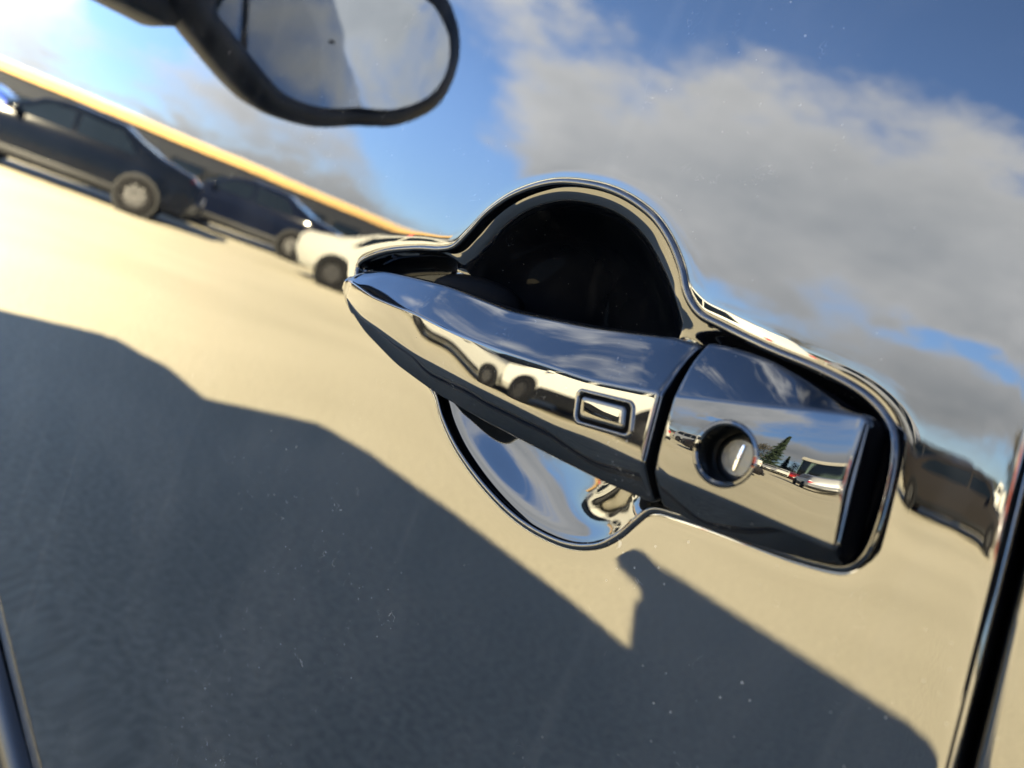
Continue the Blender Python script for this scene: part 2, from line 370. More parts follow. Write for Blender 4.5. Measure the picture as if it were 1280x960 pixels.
# the recessed pocket behind the handle: its own pressed part, starts just inside the lip
verts = []; nr = 0
for d in (.6, .3, .0, -.25, -.5):
    P = CEN+DIR*contour(d)[:, None]; add_ring(P, np.full(NA, 2.2+(0.6-d)*.12))
rcn = contour(-.5)
for s in np.linspace(0, 1, 90)[1:]:
    s = 1-(1-s)**1.25
    r_ = rcn*(1-s)+.4*s; P = CEN+DIR*r_[:, None]; dd = SD(P)
    dep = floor_depth(P, dd); base = 2.33
    tt = np.clip((-dd-.5)/3.0, 0, 1); tt = tt*tt*(3-2*tt)
    add_ring(P, np.maximum(base+(dep-base)*np.clip((-dd-.5)/2.2, 0, 1)**.8, base))
V_ = np.array(verts).reshape(nr, NA, 3)
for _ in range(22):      # relax creases between slot and cup
    y = V_[:, :, 1]; yy = y.copy(); yy[3:-1] = (y[2:-2]+y[4:]+np.roll(y, 1, 1)[3:-1]+np.roll(y, -1, 1)[3:-1]+2*y[3:-1])/6; V_[:, :, 1] = yy
pocket = mesh('handle_pocket', V_.reshape(-1, 3), grid_faces(NA, nr, True), m_pocket, door, sharp=None)
pocket.data.materials.append(paint('pocket_dark_reflection', 0, .45, 1.16))
for p in pocket.data.polygons:      # dull black painted into the upper cup in place of its dark reflection
    if p.center.z > .9585+.0 and p.center.y > .0058: p.material_index = 1

# raised bead round the opening
verts = []; nr = 0
for a in np.linspace(-.35*math.pi, 1.1*math.pi, 15):
    d_ = .15+.95*math.cos(a); P = CEN+DIR*contour(d_)[:, None]; add_ring(P, np.full(NA, -(-.35+.95*math.sin(a))))
mesh('pocket_bead', verts, grid_faces(NA, nr, True), m_handle, door, sharp=None)

# ---------------- grip and key cap lofts
ly = [((math.cos(t_), math.sin(t_))) for t_ in np.linspace(-math.pi/2, math.pi/2, 9)]
v = []
for cx_, sz_ in ly:
    for k in range(24):
        a = 2*math.pi*k/24; v.append((-.172+.0185*sz_, .0035-.0055*math.sin(a)*max(cx_, .02)**.6, .9765+.0068*math.cos(a)*max(cx_, .02)**.6+.001*sz_))
hinge = mesh('hinge_boss', v, grid_faces(24, 9, True), m_rubber, door, sharp=None)

def I(tab, x): 
    t_ = np.array(sorted(tab)); return np.stack([np.interp(x, t_[:, 0], t_[:, i]) for i in range(1, t_.shape[1])], -1)
def smoothcols(a, k):
    a = a.copy()
    for _ in range(k): a[1:-1] = (a[:-2]+2*a[1:-1]+a[2:])/4
    return a
def section(corners, fill, bulge, n_arc=7, n_seg=10):
    """rounded polyline through corners ((y,z)); fill radius per corner; bulge outward per segment; returns points"""
    P = [np.array(c, float) for c in corners]; out = []
    for i in range(len(P)-1):
        a, b_ = P[i], P[i+1]; d = b_-a; Ls = np.linalg.norm(d)+1e-9; nrm = np.array([d[1], -d[0]])/Ls
        # order top->bottom, outward is -y
        if nrm[0] > 0: nrm = -nrm
        t0 = min(fill[i]/Ls, .45); t1 = 1-min(fill[i+1]/Ls, .45)
        for t_ in np.linspace(t0, t1, n_seg): out.append(a+d*t_+nrm*bulge[i]*4*t_*(1-t_))
    # insert arcs: quadratic blend at corners
    res = []
    for i in range(len(P)-1):
        sg = out[i*n_seg:(i+1)*n_seg]
        if i > 0:
            p0 = res[-1]; p2 = sg[0]
            # tangents continue to the corner control point
            ta = (res[-1]-res[-2]); tb = (sg[1]-sg[0])
            M_ = np.array([[ta[0], -tb[0]], [ta[1], -tb[1]]])
            try:
                s0, s1 = np.linalg.solve(M_, p2-p0); c = p0+ta*s0
                if s0 < 0 or s1 > 0 or np.linalg.norm(c-P[i]) > 3: c = P[i]
            except Exception: c = P[i]
            for t_ in np.linspace(0, 1, n_arc+2)[1:-1]: res.append(p0*(1-t_)**2+2*c*t_*(1-t_)+p2*t_**2)
        res += sg
    return np.array(res)
ridge = [(-230,-4.4,966.6),(-225,-5.2,966.9),(-221,-7.2,967.6),(-215.14,-9.08,967.99),(-206.38,-10.59,967.37),(-197.64,-11.72,966.74),(-185.57,-12.9,967.12),(-172.52,-13.85,967.8),(-152.98,-14.79,967.57),(-133.41,-15.31,968.62),(-118.0,-15.48,970.01),(-106.11,-15.5,970.85),(-89.19,-15.5,973.77),(-80,-15.5,975.4)]
crease = [(-230,-4.2,964.6),(-225,-5.0,964.2),(-221,-7.0,963.6),(-214.64,-9.07,962.87),(-209.63,-9.93,961.32),(-200.04,-11.21,959.49),(-190.0,-12.21,959.1),(-177.06,-13.4,958.31),(-165.67,-14.35,957.73),(-138.39,-15.62,957.92),(-124.9,-15.86,958.28),(-110.28,-15.86,958.46),(-100.18,-15.8,959.74),(-85.01,-15.75,960.2),(-80,-15.7,960.8)]
bot = [(-230,-2.6,962.8),(-226,-2.8,962.3),(-219.75,-5.0,959.8),(-211.25,-5.54,957.36),(-202.84,-6.2,955.15),(-181.57,-7.32,951.42),(-161.94,-7.94,950.13),(-140.55,-8.33,950.13),(-119.73,-8.48,950.69),(-100.88,-8.5,951.43),(-86.15,-8.5,953.07),(-80,-8.5,954)]
top = [(-230,-2.5,968.2),(-226,-2.8,969.0),(-223.46,-3.41,970.13),(-216.68,-4.07,972.85),(-207.6,-4.67,975.03),(-194.17,-5.27,976.44),(-174.24,-5.87,978.15),(-159.56,-6.15,978.32),(-146.32,-6.32,978.48),(-119.62,-6.49,981.74),(-96.25,-6.5,985.73),(-85.41,-6.5,985.93),(-80,-6.5,986.6)]
def loft(xs, T, Rg, Cr, Bt, back, bulges, fills, endround=None):
    rows = []
    T_, R_, C_, B_ = [smoothcols(I(q, xs), 60) for q in (T, Rg, Cr, Bt)]
    for i, x in enumerate(xs):
        t_, r_, c_, b_ = T_[i], R_[i], C_[i], B_[i]
        hgt = max(t_[1]-b_[1], .3); k = min(1, hgt/16)
        cs = [(back, t_[1]-1.5*k), t_, r_, c_, b_, (back, b_[1]+2.0*k)]
        s = section(cs, [0, fills[0]*k, fills[1]*k, fills[2]*k, fills[3]*k, 0], [0, bulges[0]*k, bulges[1]*k, bulges[2]*k, 0])
        rows.append(np.column_stack([np.full(len(s), x), s]))
    return np.array(rows)
def cap_rows(rows, ends, rad, back):
    """round the cut ends: extra rows pulled towards the section's centre"""
    n = rows.shape[1]; out = rows
    for which in ends:
        src = out[0] if which < 0 else out[-1]; sx = -1 if which < 0 else 1
        c = src.mean(0); c[1] = back; new = []
        for a in np.linspace(0, math.pi/2, 6)[1:]:
            sh = rad*(1-math.cos(a)); dx = rad*math.sin(a); q = src.copy()
            vec = q[:, 1:]-c[1:]; ln = np.linalg.norm(vec, axis=1, keepdims=True); q[:, 1:] = c[1:]+vec*np.maximum(1-sh/np.maximum(ln, .01), .05); q[:, 0] += sx*dx; new.append(q)
        q2 = new[-1].copy(); q2[:, 1:] = c[1:]+(q2[:, 1:]-c[1:])*.02; new.append(q2)
        new = np.array(new)
        out = np.concatenate([new[::-1], out]) if which < 0 else np.concatenate([out, new])
    return out
def rows_mesh(name, rows, m, parent, sharp=None):
    k, n, _ = rows.shape
    return mesh(name, rows.reshape(-1, 3)/1000, grid_faces(n, k, True), m, parent, sharp=sharp)
xs = np.concatenate([np.linspace(-225.2, -215, 44), np.linspace(-214.5, -89.3, 250)])
rows = loft(xs, top, ridge, crease, bot, -4.0, (.35, .03, .25), (2.2, .5, .7, 1.3))
rows = cap_rows(rows, (1,), 1.0, -3); w_ = np.clip((rows[:, :, 0]+112)/20, 0, 1); rows[:, :, 0] += np.clip(970-rows[:, :, 2], -12, 16)*.17*w_*w_; rows = cap_rows(rows, (-1,), 2.6, -1.5)
grip = rows_mesh('door_handle', rows, m_handle, car); carpart(grip)

c_ridge = [(-92,-14,972.8),(-87.35,-13.99,973.89),(-77.84,-13.19,976.48),(-69.28,-11.99,978.72),(-61.56,-10.62,981.07),(-54.87,-9.26,982.79),(-48,-8.2,984.2)]
c_cr = [(-92,-14.2,959.4),(-83.31,-14.1,959.58),(-75.25,-13.2,960.16),(-67.38,-12.0,960.58),(-59.31,-10.5,960.74),(-53.22,-9.2,961.02),(-50.17,-8.5,960.99),(-44,-7.5,961.1)]
c_bot = [(-92,-8.3,953.4),(-83.38,-8.25,953.34),(-78.26,-7.74,953.1),(-68.18,-6.31,954.51),(-58.67,-4.55,956.26),(-51.31,-2.98,958.91),(-44,-3.0,959.6)]
c_top = [(-92,-7.5,986.4),(-85.27,-7.39,986.76),(-83.32,-7.25,987.22),(-74.55,-6.27,987.44),(-66.39,-5.0,986.18),(-58.88,-3.59,984.08),(-50,-3.2,983.2)]
xs = np.linspace(-85.9, -52.9, 90)
rows = loft(xs, c_top, c_ridge, c_cr, c_bot, 1.0, (.35, .42, .2), (1.6, .6, .8, 1.0))
# square the right end: section rows taper only by a small edge radius
rows = cap_rows(rows, (-1,), .9, -3); rows = cap_rows(rows, (1,), 1.6, -3); rows[:, :, 0] += np.clip(970-rows[:, :, 2], -12, 16)*.17
capo = rows_mesh('key_cap', rows, m_handle, grip)
# matte backing shell of the grip, the face turned to the pocket
xs = np.linspace(-212, -90.5, 120)
rows = loft(xs, [(a, b_+2.2, c+.25) for a, b_, c in top], [(a, min(-5.0, b_+4), c) for a, b_, c in ridge], [(a, min(-5.0, b_+4), c) for a, b_, c in crease], [(a, b_+2.6, c+4.5) for a, b_, c in bot], 1.0, (0, 0, 0), (1, 1, 1, 1)); rows = cap_rows(rows, (-1, 1), 1.0, -2)
rows_mesh('grip_backing', rows, m_rubber, grip)
# keyhole: real recess cut through the cap
KC = Vector((-.0731, -.01275, .9683)); kn = Vector((.13, -.985, .04)).normalized()
KM = Matrix.Translation(KC) @ kn.to_track_quat('Z', 'Y').to_matrix().to_4x4()
cut = lathe('cutter', [(.0001, -.0100), (.0052, -.0100), (.0052, .006), (.0001, .006)], m_rubber, None, 96, KM)
md = capo.modifiers.new('b', 'BOOLEAN'); md.operation = 'DIFFERENCE'; md.object = cut; md.solver = 'EXACT'
bpy.context.view_layer.update(); dg = bpy.context.evaluated_depsgraph_get()
me2 = bpy.data.meshes.new_from_object(capo.evaluated_get(dg)); capo.modifiers.clear(); capo.data = me2
me2.materials.clear(); me2.materials.append(m_handle); me2.materials.append(m_rubber)
for p in me2.polygons:      # the cap's flanks are bare black plastic behind the glossy face
    c = p.center; fy = np.interp(c.x*1000, [-92, -77.8, -54.9, -48], [-14, -13.2, -9.3, -8.2])
    rr_ = math.hypot(c.x-KC.x, c.z-KC.z)
    if c.y*1000 > fy+2.2 and abs(p.normal.x) > .6 and rr_ > .0056: p.material_index = 1
me2.shade_smooth(); me2.set_sharp_from_angle(angle=R(28)); bpy.data.objects.remove(cut)
lathe('keyhole_rim', [(.0050, -.0035), (.0050, -.0004), (.00515, .0003), (.0055, .00062), (.0059, .00055), (.0063, .0001), (.0065, -.0008)], m_handle, capo, 96, KM)
lathe('lock_cylinder', [(.00500, -.0002), (.00500, -.0035), (.00495, -.0036), (.0048, -.0078), (.0046, -.0082)], m_cylwall, capo, 96, KM)
lathe('lock_face', [(.0047, -.0079), (.0040, -.0074), (.0036, -.0073), (.0034, -.0070), (.0001, -.0070)], m_lockface, capo, 64, KM)
bm = bmesh.new(); bm_box(bm, (0, 0, -.0067), (.0006, .0052, .0007), .0001); me = bpy.data.meshes.new('keyway'); bmesh.ops.transform(bm, matrix=KM, verts=bm.verts); bm.to_mesh(me); bm.free()
link('keyway', me, m_bright, capo)
# rubber bed under the cap that fills the pocket's rear end, and seam filler between grip and cap
xs = np.linspace(-93.0, -51.5, 60)
sh = lambda q, y0, dz: [(a, y0, c+dz) for a, b_, c in q]
rows = loft(xs, sh(c_top, 1.2, -.2), sh(c_ridge, .6, 1.0), sh(c_cr, .6, -.5), sh(c_bot, 1.2, .1), 6.5, (0, 0, 0), (1, 1, 1, 1)); rows = cap_rows(rows, (-1, 1), 1.2, 2)
rows_mesh('cap_seal', rows, m_rubber, grip)
def interp_front(x, z):
    r_ = I(ridge, np.array([x]))[0]; c_ = I(crease, np.array([x]))[0]; t_ = (r_[1]-z)/(r_[1]-c_[1]); return r_[0]+(c_[0]-r_[0])*t_-.03*4*t_*(1-t_)
# request button: frame, dark groove and button face following the front facet
def rr_loop(cx, cz, hw, hh, rad, n, slant, tilt):
    P = []
    for q in range(4):
        sx, sz = ((1, 1), (-1, 1), (-1, -1), (1, -1))[q]
        for k in range(n):
            a = math.pi/2*(q+k/(n-1)); P.append((sx*(hw-rad)+rad*math.cos(a), sz*(hh-rad)+rad*math.sin(a)))
    ca, sa = math.cos(tilt), math.sin(tilt)
    return [(cx+(p*ca-s*sa)+s*slant, cz+(p*sa+s*ca)) for p, s in P]
def rr_stack(name, layers, m, parent, close=True):
    v = []; n = None
    for (hw, hh, rad, lift) in layers:
        lp = rr_loop(-100.0, 965.8, hw*.93, hh*.80, rad*.85, 9, -.20, .15); n = len(lp)
        for x, z in lp: v.append((x, interp_front(x, z)-lift, z))
    f = grid_faces(n, len(layers), True)
    if close: f.append([(len(layers)-1)*n+i for i in range(n)])
    return mesh(name, np.array(v)/1000, f, m, parent, sharp=50)
rr_stack('button_frame', [(8.5, 4.6, 2.0, -.1), (8.3, 4.4, 1.9, .25), (8.0, 4.15, 1.8, .42), (7.6, 3.8, 1.6, .40), (7.3, 3.55, 1.5, .1), (7.2, 3.45, 1.45, -.02)], m_handle, grip, False)
rr_stack('button_groove', [(7.4, 3.6, 1.5, .0), (7.2, 3.5, 1.4, .07), (3, 1.2, .5, .07)], m_rubber, grip)
rr_stack('entry_button', [(6.35, 2.75, 1.1, .0), (6.3, 2.7, 1.1, .35), (6.1, 2.5, 1.0, .62), (5.8, 2.25, .85, .70), (5.3, 1.9, .7, .745), (5.0, 1.7, .6, .755)], m_handle, grip)

# lower door crease with a moulding
v = []
pf = [(-1.5, 13), (3, 12), (7, 9), (9.5, 4), (10, -2), (9, -9), (6.5, -14), (2, -17), (-1.5, -18)]
for x in np.linspace(-1040, -60, 120):
    zc = 689+(x+330)*(-.075)
    for (o_, z_) in pf: v.append((x, -3.4-o_*.8, zc+z_))
mould = mesh('side_moulding', np.array(v)/1000, grid_faces(len(pf), 120, False), m_mould, door, sharp=None)
v = []
for x in np.linspace(-1040, -60, 120):
    zc = 689+(x+330)*(-.075)-13
    for k in range(10):
        a = 2*math.pi*k/10; v.append((x, -3.4-7.5*.8-1.0*math.sin(a)-.6, zc+1.8*math.cos(a)))
mesh('bright_strip', np.array(v)/1000, grid_faces(10, 120, True), m_cylwall, door, sharp=None)

# rear door (beyond the shut line), fender, body shell, roof, windows
def panel(name, pts_fn, nx, nz, m, parent):
    v = []
    for j in range(nz):
        for i in range(nx): v.append(pts_fn(i/(nx-1), j/(nz-1)))
    return carpart(mesh(name, v, grid_faces(nx, nz, False), m, parent, sharp=None))
def reardoor(u, w_):
    z = .43+w_*.688; xe = (XE+1.8)/1000+(.978-z)*SL
    d = (.95-xe)*(u**3.2); x = xe+d; dist = d*1000
    y = (2.2-math.sqrt(max(2.2**2-(2.2-dist)**2, 0)))/1000 if dist < 2.2 else 0
    return (x, y+(.014 if u == 0 else 0), z)
panel('rear_door', reardoor, 160, 60, m_paint, car)
v = []; nz_ = 40
for j in range(nz_):
    z = .43+j/(nz_-1)*.688; xe = XE/1000+(.978-z)*SL
    for (a, y) in ((-.010, .020), (-.004, .021), (.002, .022), (.008, .021), (.016, .020)): v.append((xe+a, y, z))
carpart(mesh('door_seal', v, grid_faces(5, nz_, False), m_rubber, car))
panel('front_fender', lambda u, w_: (-3.0+u*1.912, .0+.30*max(0, (.30-u)/.30)**2, .62+w_*(.42+.05*u)), 30, 12, m_paint, car)
# body shell
stn = [(-3.22,.35,.55,.60,.45),(-3.14,.28,.86,.90,.70),(-2.95,.24,1.02,1.06,.82),(-2.4,.24,1.08,1.12,.86),(-1.8,.24,1.10,1.16,.86),(-1.32,.24,1.12,1.46,.86),(-.95,.24,1.12,1.67,.86),(-.5,.24,1.12,1.74,.86),(.2,.24,1.12,1.76,.86),(1.0,.24,1.13,1.75,.86),(1.8,.26,1.14,1.68,.85),(2.15,.30,1.1,1.40,.83),(2.3,.35,.98,1.05,.78),(2.34,.42,.7,.8,.7)]
v = []
for (x, zb, zt, zr, hw) in stn:
    k = (zr-zt)/.6
    half = [(hw*.9, zb), (hw, zb+.12), (hw, zt-.1), (hw-.015, zt), (hw-.015-.10*k, zt+(zr-zt)*.6), (hw-.03-.15*k, zr-.03), (hw-.09-.16*k, zr), (hw*.4, zr+.02)]
    loop = half+[(-a, b_) for a, b_ in half[::-1]]
    for a, z in loop: v.append((x, a, z))
n = 16; f = grid_faces(n, len(stn), True); f.append(list(range(n))[::-1]); f.append([(len(stn)-1)*n+i for i in range(n)])
body = mesh('body_shell', v, f, m_paint, car, sharp=40)
def quadpart(name, P, m, parent, th=.006):
    v = list(P)+[(a, b_+th, c) for a, b_, c in P]; k = len(P)
    f = [tuple(range(k)), tuple(range(2*k-1, k-1, -1))]+[(i, i+k, (i+1) % k+k, (i+1) % k) for i in range(k)]
    return mesh(name, v, f, m, parent, smooth=False)
def sidew(x, z): return (x, -(.845-.13*min(1, (z-1.12)/.36)*1.0)-.012, z)
quadpart('side_window', [sidew(-1.0, 1.14), sidew(-.04, 1.14), sidew(-.04, 1.56), sidew(-.62, 1.54)], m_glass_dark, car)
quadpart('side_window', [sidew(.03, 1.14), sidew(.85, 1.14), sidew(.80, 1.55), sidew(.03, 1.56)], m_glass_dark, car)
carpart(box('belt_trim', (-.06, .045, 1.124), (2.0, .05, .010), m_trim, car, .002))
# wheels of the car
def wheel(parent, x, y, r_, wd, name='wheel', side=-1):
    MW = Matrix.Translation((x, y, r_)) @ Matrix.Rotation(R(90)*(1 if side < 0 else -1), 4, 'X')
    w_ = lathe('wheel', [(r_*.55, wd*.30), (r_*.66, wd*.48), (r_*.9, wd*.5), (r_*.985, wd*.4), (r_, wd*.2), (r_, -wd*.2), (r_*.985, -wd*.4), (r_*.9, -wd*.5), (r_*.6, -wd*.5)], m_tyre, parent, 40, MW)
    bm = bmesh.new()
    bmesh.ops.create_cone(bm, cap_ends=True, segments=32, radius1=r_*.64, radius2=r_*.64, depth=wd*.5)
    bmesh.ops.translate(bm, vec=(0, 0, wd*.02), verts=bm.verts)
    for k in range(7):
        a = 2*math.pi*k/7; b2 = bmesh.new(); bm_box(b2, (r_*.34, 0, wd*.33), (r_*.56, r_*.11, wd*.16), .005)
        bmesh.ops.rotate(b2, cent=(0, 0, 0), matrix=Matrix.Rotation(a, 3, 'Z'), verts=b2.verts); tm = bpy.data.meshes.new('t'); b2.to_mesh(tm); b2.free(); bm.from_mesh(tm); bpy.data.meshes.remove(tm)
    bmesh.ops.transform(bm, matrix=MW, verts=bm.verts); me = bpy.data.meshes.new('rim'); bm.to_mesh(me); bm.free(); link('rim', me, m_rim, w_)
    return w_
for x in (-2.15, 1.45):
    wheel(car, x, -.80, .34, .22)
    wheel(car, x, .80, .34, .22, side=1)

# wing mirror: housing shell, glass
MC = Vector((-.78, -.225, 1.155))
gl = [(-.080,1.15),(-.076,1.119),(-.10,1.104),(-.13,1.089),(-.16,1.075),(-.188,1.066),(-.218,1.067),(-.25,1.075),(-.285,1.092),(-.322,1.107),(-.352,1.130),(-.371,1.156),(-.378,1.19),(-.371,1.222),(-.352,1.246),(-.32,1.262),(-.24,1.264),(-.16,1.25),(-.11,1.225),(-.085,1.19)]
gp = catmull(np.array(gl)*1000, 5)/1000; gc = gp.mean(0)
v = []; prof = [(.735, .006), (.75, -.006), (.84, -.013), (.985, -.004), (1.0, .012), (.99, .03), (.93, .07), (.80, .105), (.55, .13), (.25, .145), (.02, .148)]
for s, dx in prof:
    for y, z in gp: v.append((MC.x-dx, gc[0]+(y-gc[0])*s, gc[1]+(z-gc[1])*s))
mh = carpart(mesh('wing_mirror', v, grid_faces(len(gp), len(prof), True), m_plastic, car, sharp=None))
v = []
ty, tz = .0, .0
for s in (.75, .6, .3, .02):
    for y, z in gp:
        yy = (y-gc[0])*s; zz = (z-gc[1])*s
        curve = 0.0+.9*max(0, -yy-.045)**2
        v.append((MC.x+.002-yy*.36-zz*.02-curve, gc[0]+yy, gc[1]+zz))
mesh('mirror_glass', v, grid_faces(len(gp), 4, True), m_mirror, mh, sharp=None)
carpart(box('mirror_foot', (-.83, -.035, 1.115), (.09, .12, .035), m_plastic, car, .01))

# ------------------------------------------------------------------ generic parked vehicles
def vehicle(name, loc, heading, kind, m, label, cat, group=None, glow=False):
    t_ = empty(name, (*loc, 0), label, cat, group, R(heading))
    if kind == 'suv': st = [(-2.3,.40,.70,.74,.80),(-2.22,.28,.88,.92,.90),(-1.5,.26,1.02,1.05,.93),(-1.1,.26,1.05,1.10,.93),(-.55,.26,1.08,1.62,.93),(-.2,.26,1.09,1.72,.93),(1.4,.26,1.12,1.72,.93),(2.0,.28,1.12,1.60,.92),(2.22,.34,1.05,1.15,.88),(2.3,.42,.8,.85,.8)]; wx = (-1.42, 1.38); rr = .37; win = [[(-.95, 1.14), (-.1, 1.14), (-.1, 1.60), (-.42, 1.58)], [(-.02, 1.14), (.85, 1.15), (.85, 1.61), (-.02, 1.61)], [(.93, 1.15), (1.85, 1.18), (1.6, 1.58), (.93, 1.61)]]
    elif kind == 'pickup': st = [(-2.8,.45,.85,.9,.86),(-2.7,.34,1.02,1.06,.95),(-1.7,.32,1.12,1.16,.98),(-1.3,.32,1.14,1.2,.98),(-.75,.32,1.16,1.78,.98),(-.4,.32,1.16,1.86,.98),(.8,.32,1.16,1.86,.98),(1.05,.32,1.16,1.8,.98),(1.12,.32,1.12,1.16,.98),(2.7,.36,1.12,1.15,.98),(2.8,.5,1.1,1.12,.95)]; wx = (-1.75, 1.85); rr = .41; win = [[(-1.1, 1.2), (-.2, 1.2), (-.2, 1.72), (-.6, 1.7)], [(-.1, 1.2), (.85, 1.2), (.85, 1.73), (-.1, 1.73)]]
    else: st = [(-2.3,.35,.62,.66,.78),(-2.2,.24,.76,.80,.88),(-1.4,.2,.9,.94,.90),(-1.0,.2,.93,.97,.90),(-.4,.2,.95,1.36,.90),(.0,.2,.96,1.44,.90),(.8,.2,.96,1.42,.90),(1.4,.22,.97,1.12,.90),(2.1,.26,.96,1.0,.87),(2.28,.36,.84,.88,.8)]; wx = (-1.42, 1.32); rr = .33; win = [[(-.8, .99), (.1, .99), (.1, 1.32), (-.3, 1.30)], [(.18, .99), (1.15, 1.0), (.85, 1.30), (.18, 1.33)]]
    v = []
    hws = {}
    for (x, zb, zt, zr, hw) in st:
        k = (zr-zt)/.6; half = [(hw*.9, zb), (hw, zb+.14), (hw+.01, zt-.25), (hw-.02, zt), (hw-.02-.12*k, zt+(zr-zt)*.6), (hw-.03-.19*k, zr-.04), (hw-.1-.2*k, zr), (hw*.4, zr+.02)]
        for a, z in half+[(-a, b_) for a, b_ in half[::-1]]: v.append((x, a, z))
    n = 16; f = grid_faces(n, len(st), True); f.append(list(range(n))[::-1]); f.append([(len(st)-1)*n+i for i in range(n)])
    mesh('body', v, f, m, t_, sharp=30)
    W = st[4][4]; zt = st[4][2]
    for sgn in (-1, 1):
        for q in win:
            P = [(x, sgn*(W-.02-.12*min(1, (z-zt)/.36)+.008+.004), z) for x, z in q]
            quadpart('side_window', P, m_glass_dark, t_, -.004*sgn)
        for x in wx:
            MW = Matrix.Translation((x, sgn*(W+.005), rr)) @ Matrix.Rotation(R(90)*(-sgn), 4, 'X')
            lathe('wheel_arch', [(rr*1.22, -.05), (rr*1.2, .018), (rr*1.1, .02), (rr*.6, .012), (.01, .012)], m_trim, t_, 28, MW)
            wheel(t_, x, sgn*(W-.02), rr, .2, side=sgn)
        mm = box('side_mirror', (win[0][0][0]+.1, sgn*(W+.1), zt+.06), (.1, .2, .13), m, t_, .03)
        box('headlight', (st[1][0]-.01+.06, sgn*(W-.25), st[1][2]-.13), (.16, .3, .13), m_lamp, t_, .03)
        box('tail_light', (st[-2][0]+.02, sgn*(W-.17), st[-2][2]-.12), (.1, .2, .2), m_red, t_, .02)
        box('sill_cladding', (0, sgn*(W-.0), .33 if kind != 'suv' else .42), (wx[1]-wx[0]-2.3*rr, .05, .13 if kind != 'suv' else .32), m_trim, t_, .015)
    a, b_ = st[3], st[5] if kind != 'x' else st[4]
    def slab(name, xa, za, xb, zb, hwa, hwb, off, m_):
        d = Vector((xb-xa, 0, zb-za)).normalized(); nn = Vector((d.z, 0, -d.x)); nn = nn if nn.z > 0 else -nn
        P = [Vector((xa, -hwa, za)), Vector((xa, hwa, za)), Vector((xb, hwb, zb)), Vector((xb, -hwb, zb))]
        A_ = [p+nn*off for p in P]; B_ = [p-nn*.01 for p in P]; V2 = A_+B_
        mesh(name, V2, [(0, 1, 2, 3), (7, 6, 5, 4)]+[(i, i+4, (i+1) % 4+4, (i+1) % 4) for i in range(4)], m_, t_, smooth=False)
    slab('windscreen', a[0]+.05, a[3]+.08, b_[0]-.12, b_[3]-.07, W*.82, W*.66, .045, m_glass_dark)
    slab('rear_window', st[-3][0]+.05 if kind != 'pickup' else 1.10, st[-3][2]+.12 if kind != 'pickup' else 1.25, st[-4][0]+.1 if kind != 'pickup' else 1.0, st[-4][3]-.1 if kind != 'pickup' else 1.7, W*.75, W*.62, .05, m_glass_dark)
    box('grille', (st[1][0]-.02, 0, st[1][2]-.22), (.12, .9, .2), m_trim, t_, .03)
    box('front_bumper', (st[0][0]+.02, 0, .42), (.22, W*1.8, .24), m_trim, t_, .06)
    box('rear_bumper', (st[-1][0]-.02, 0, .45), (.22, W*1.8, .22), m_trim, t_, .06)
    box('number_plate', (st[-1][0]+.09, 0, .62), (.02, .5, .13), m_plate, t_, .003)
    return t_
GR = 'vehicles parked round the lot, seen only as reflections'
V = vehicle
V('parked_car', (-7.8, -10.0), -4, 'suv', m_white, 'white tall car with black cladding and big dark wheel, mirrored largest in the handle grip', 'car', GR).scale.z = .92
V('parked_car', (-12.2, -8.9), 150, 'sedan', m_offwhite, 'white low car with black bumper, mirrored on the door just left of the handle tip', 'car', GR).scale.z = .88
V('parked_car', (-16.4, -3.7), -66, 'sedan', m_blackc, 'long black low car mirrored at the far left of the door, nearest on that side', 'car', GR)
V('parked_car', (-18.6, -8.2), -52, 'sedan', m_navy, 'dark navy car mirrored in the door left of the handle tip', 'car', GR)
V('parked_car', (-25.0, -3.0), -60, 'sedan', m_blue, 'bright blue low car with glinting glass mirrored at the left edge', 'car', GR)
V('parked_car', (-24.0, -7.0), 120, 'sedan', m_grey, 'grey low car with red lamps mirrored behind the long black car', 'car', GR)
V('parked_car', (-14.0, -13.5), -30, 'suv', m_blackc, 'black tall car mirrored behind the white cars', 'car', GR)
V('parked_pickup', (-23.0, -37.0), 0, 'pickup', m_grey, 'dark grey pickup truck mirrored left of the keyhole', 'pickup truck', GR)
V('parked_car', (-10.0, -26.0), 185, 'suv', m_silver, 'silver tall car mirrored just left of the keyhole', 'car', GR)
V('parked_car', (-4.25, -16.6), 171, 'sedan', m_brown, 'dark bronze low car with red tail lamps mirrored right of the handle', 'car', GR).scale.z = .84
V('parked_car', (-7.6, -23.5), 12, 'sedan', m_grey, 'low grey car mirrored behind the bronze one', 'car', GR)
V('parked_car', (-.2, -33.0), 75, 'suv', m_silver, 'small silver car with a long shadow mirrored at the right end of the key cap', 'car', GR)
far = [(-7.5, -54, m_white, 'suv', 'white boxy car, farthest left of the distant row under the conifer'), (-5.7, -54.5, m_silver, 'sedan', 'low silver car in the distant row beside the white boxy one'), (-4.1, -55, m_white, 'sedan', 'low white car in the middle of the distant row'), (-2.6, -55.5, m_redc, 'sedan', 'low red car in the distant row'), (-9.6, -53.5, m_white, 'pickup', 'white pickup truck near the green building in the distant row')]
for x, y, m_, k_, lb in far: V('parked_car', (x, y), 90+random.uniform(-5, 5), k_, m_, lb, 'car', 'distant row of parked cars')

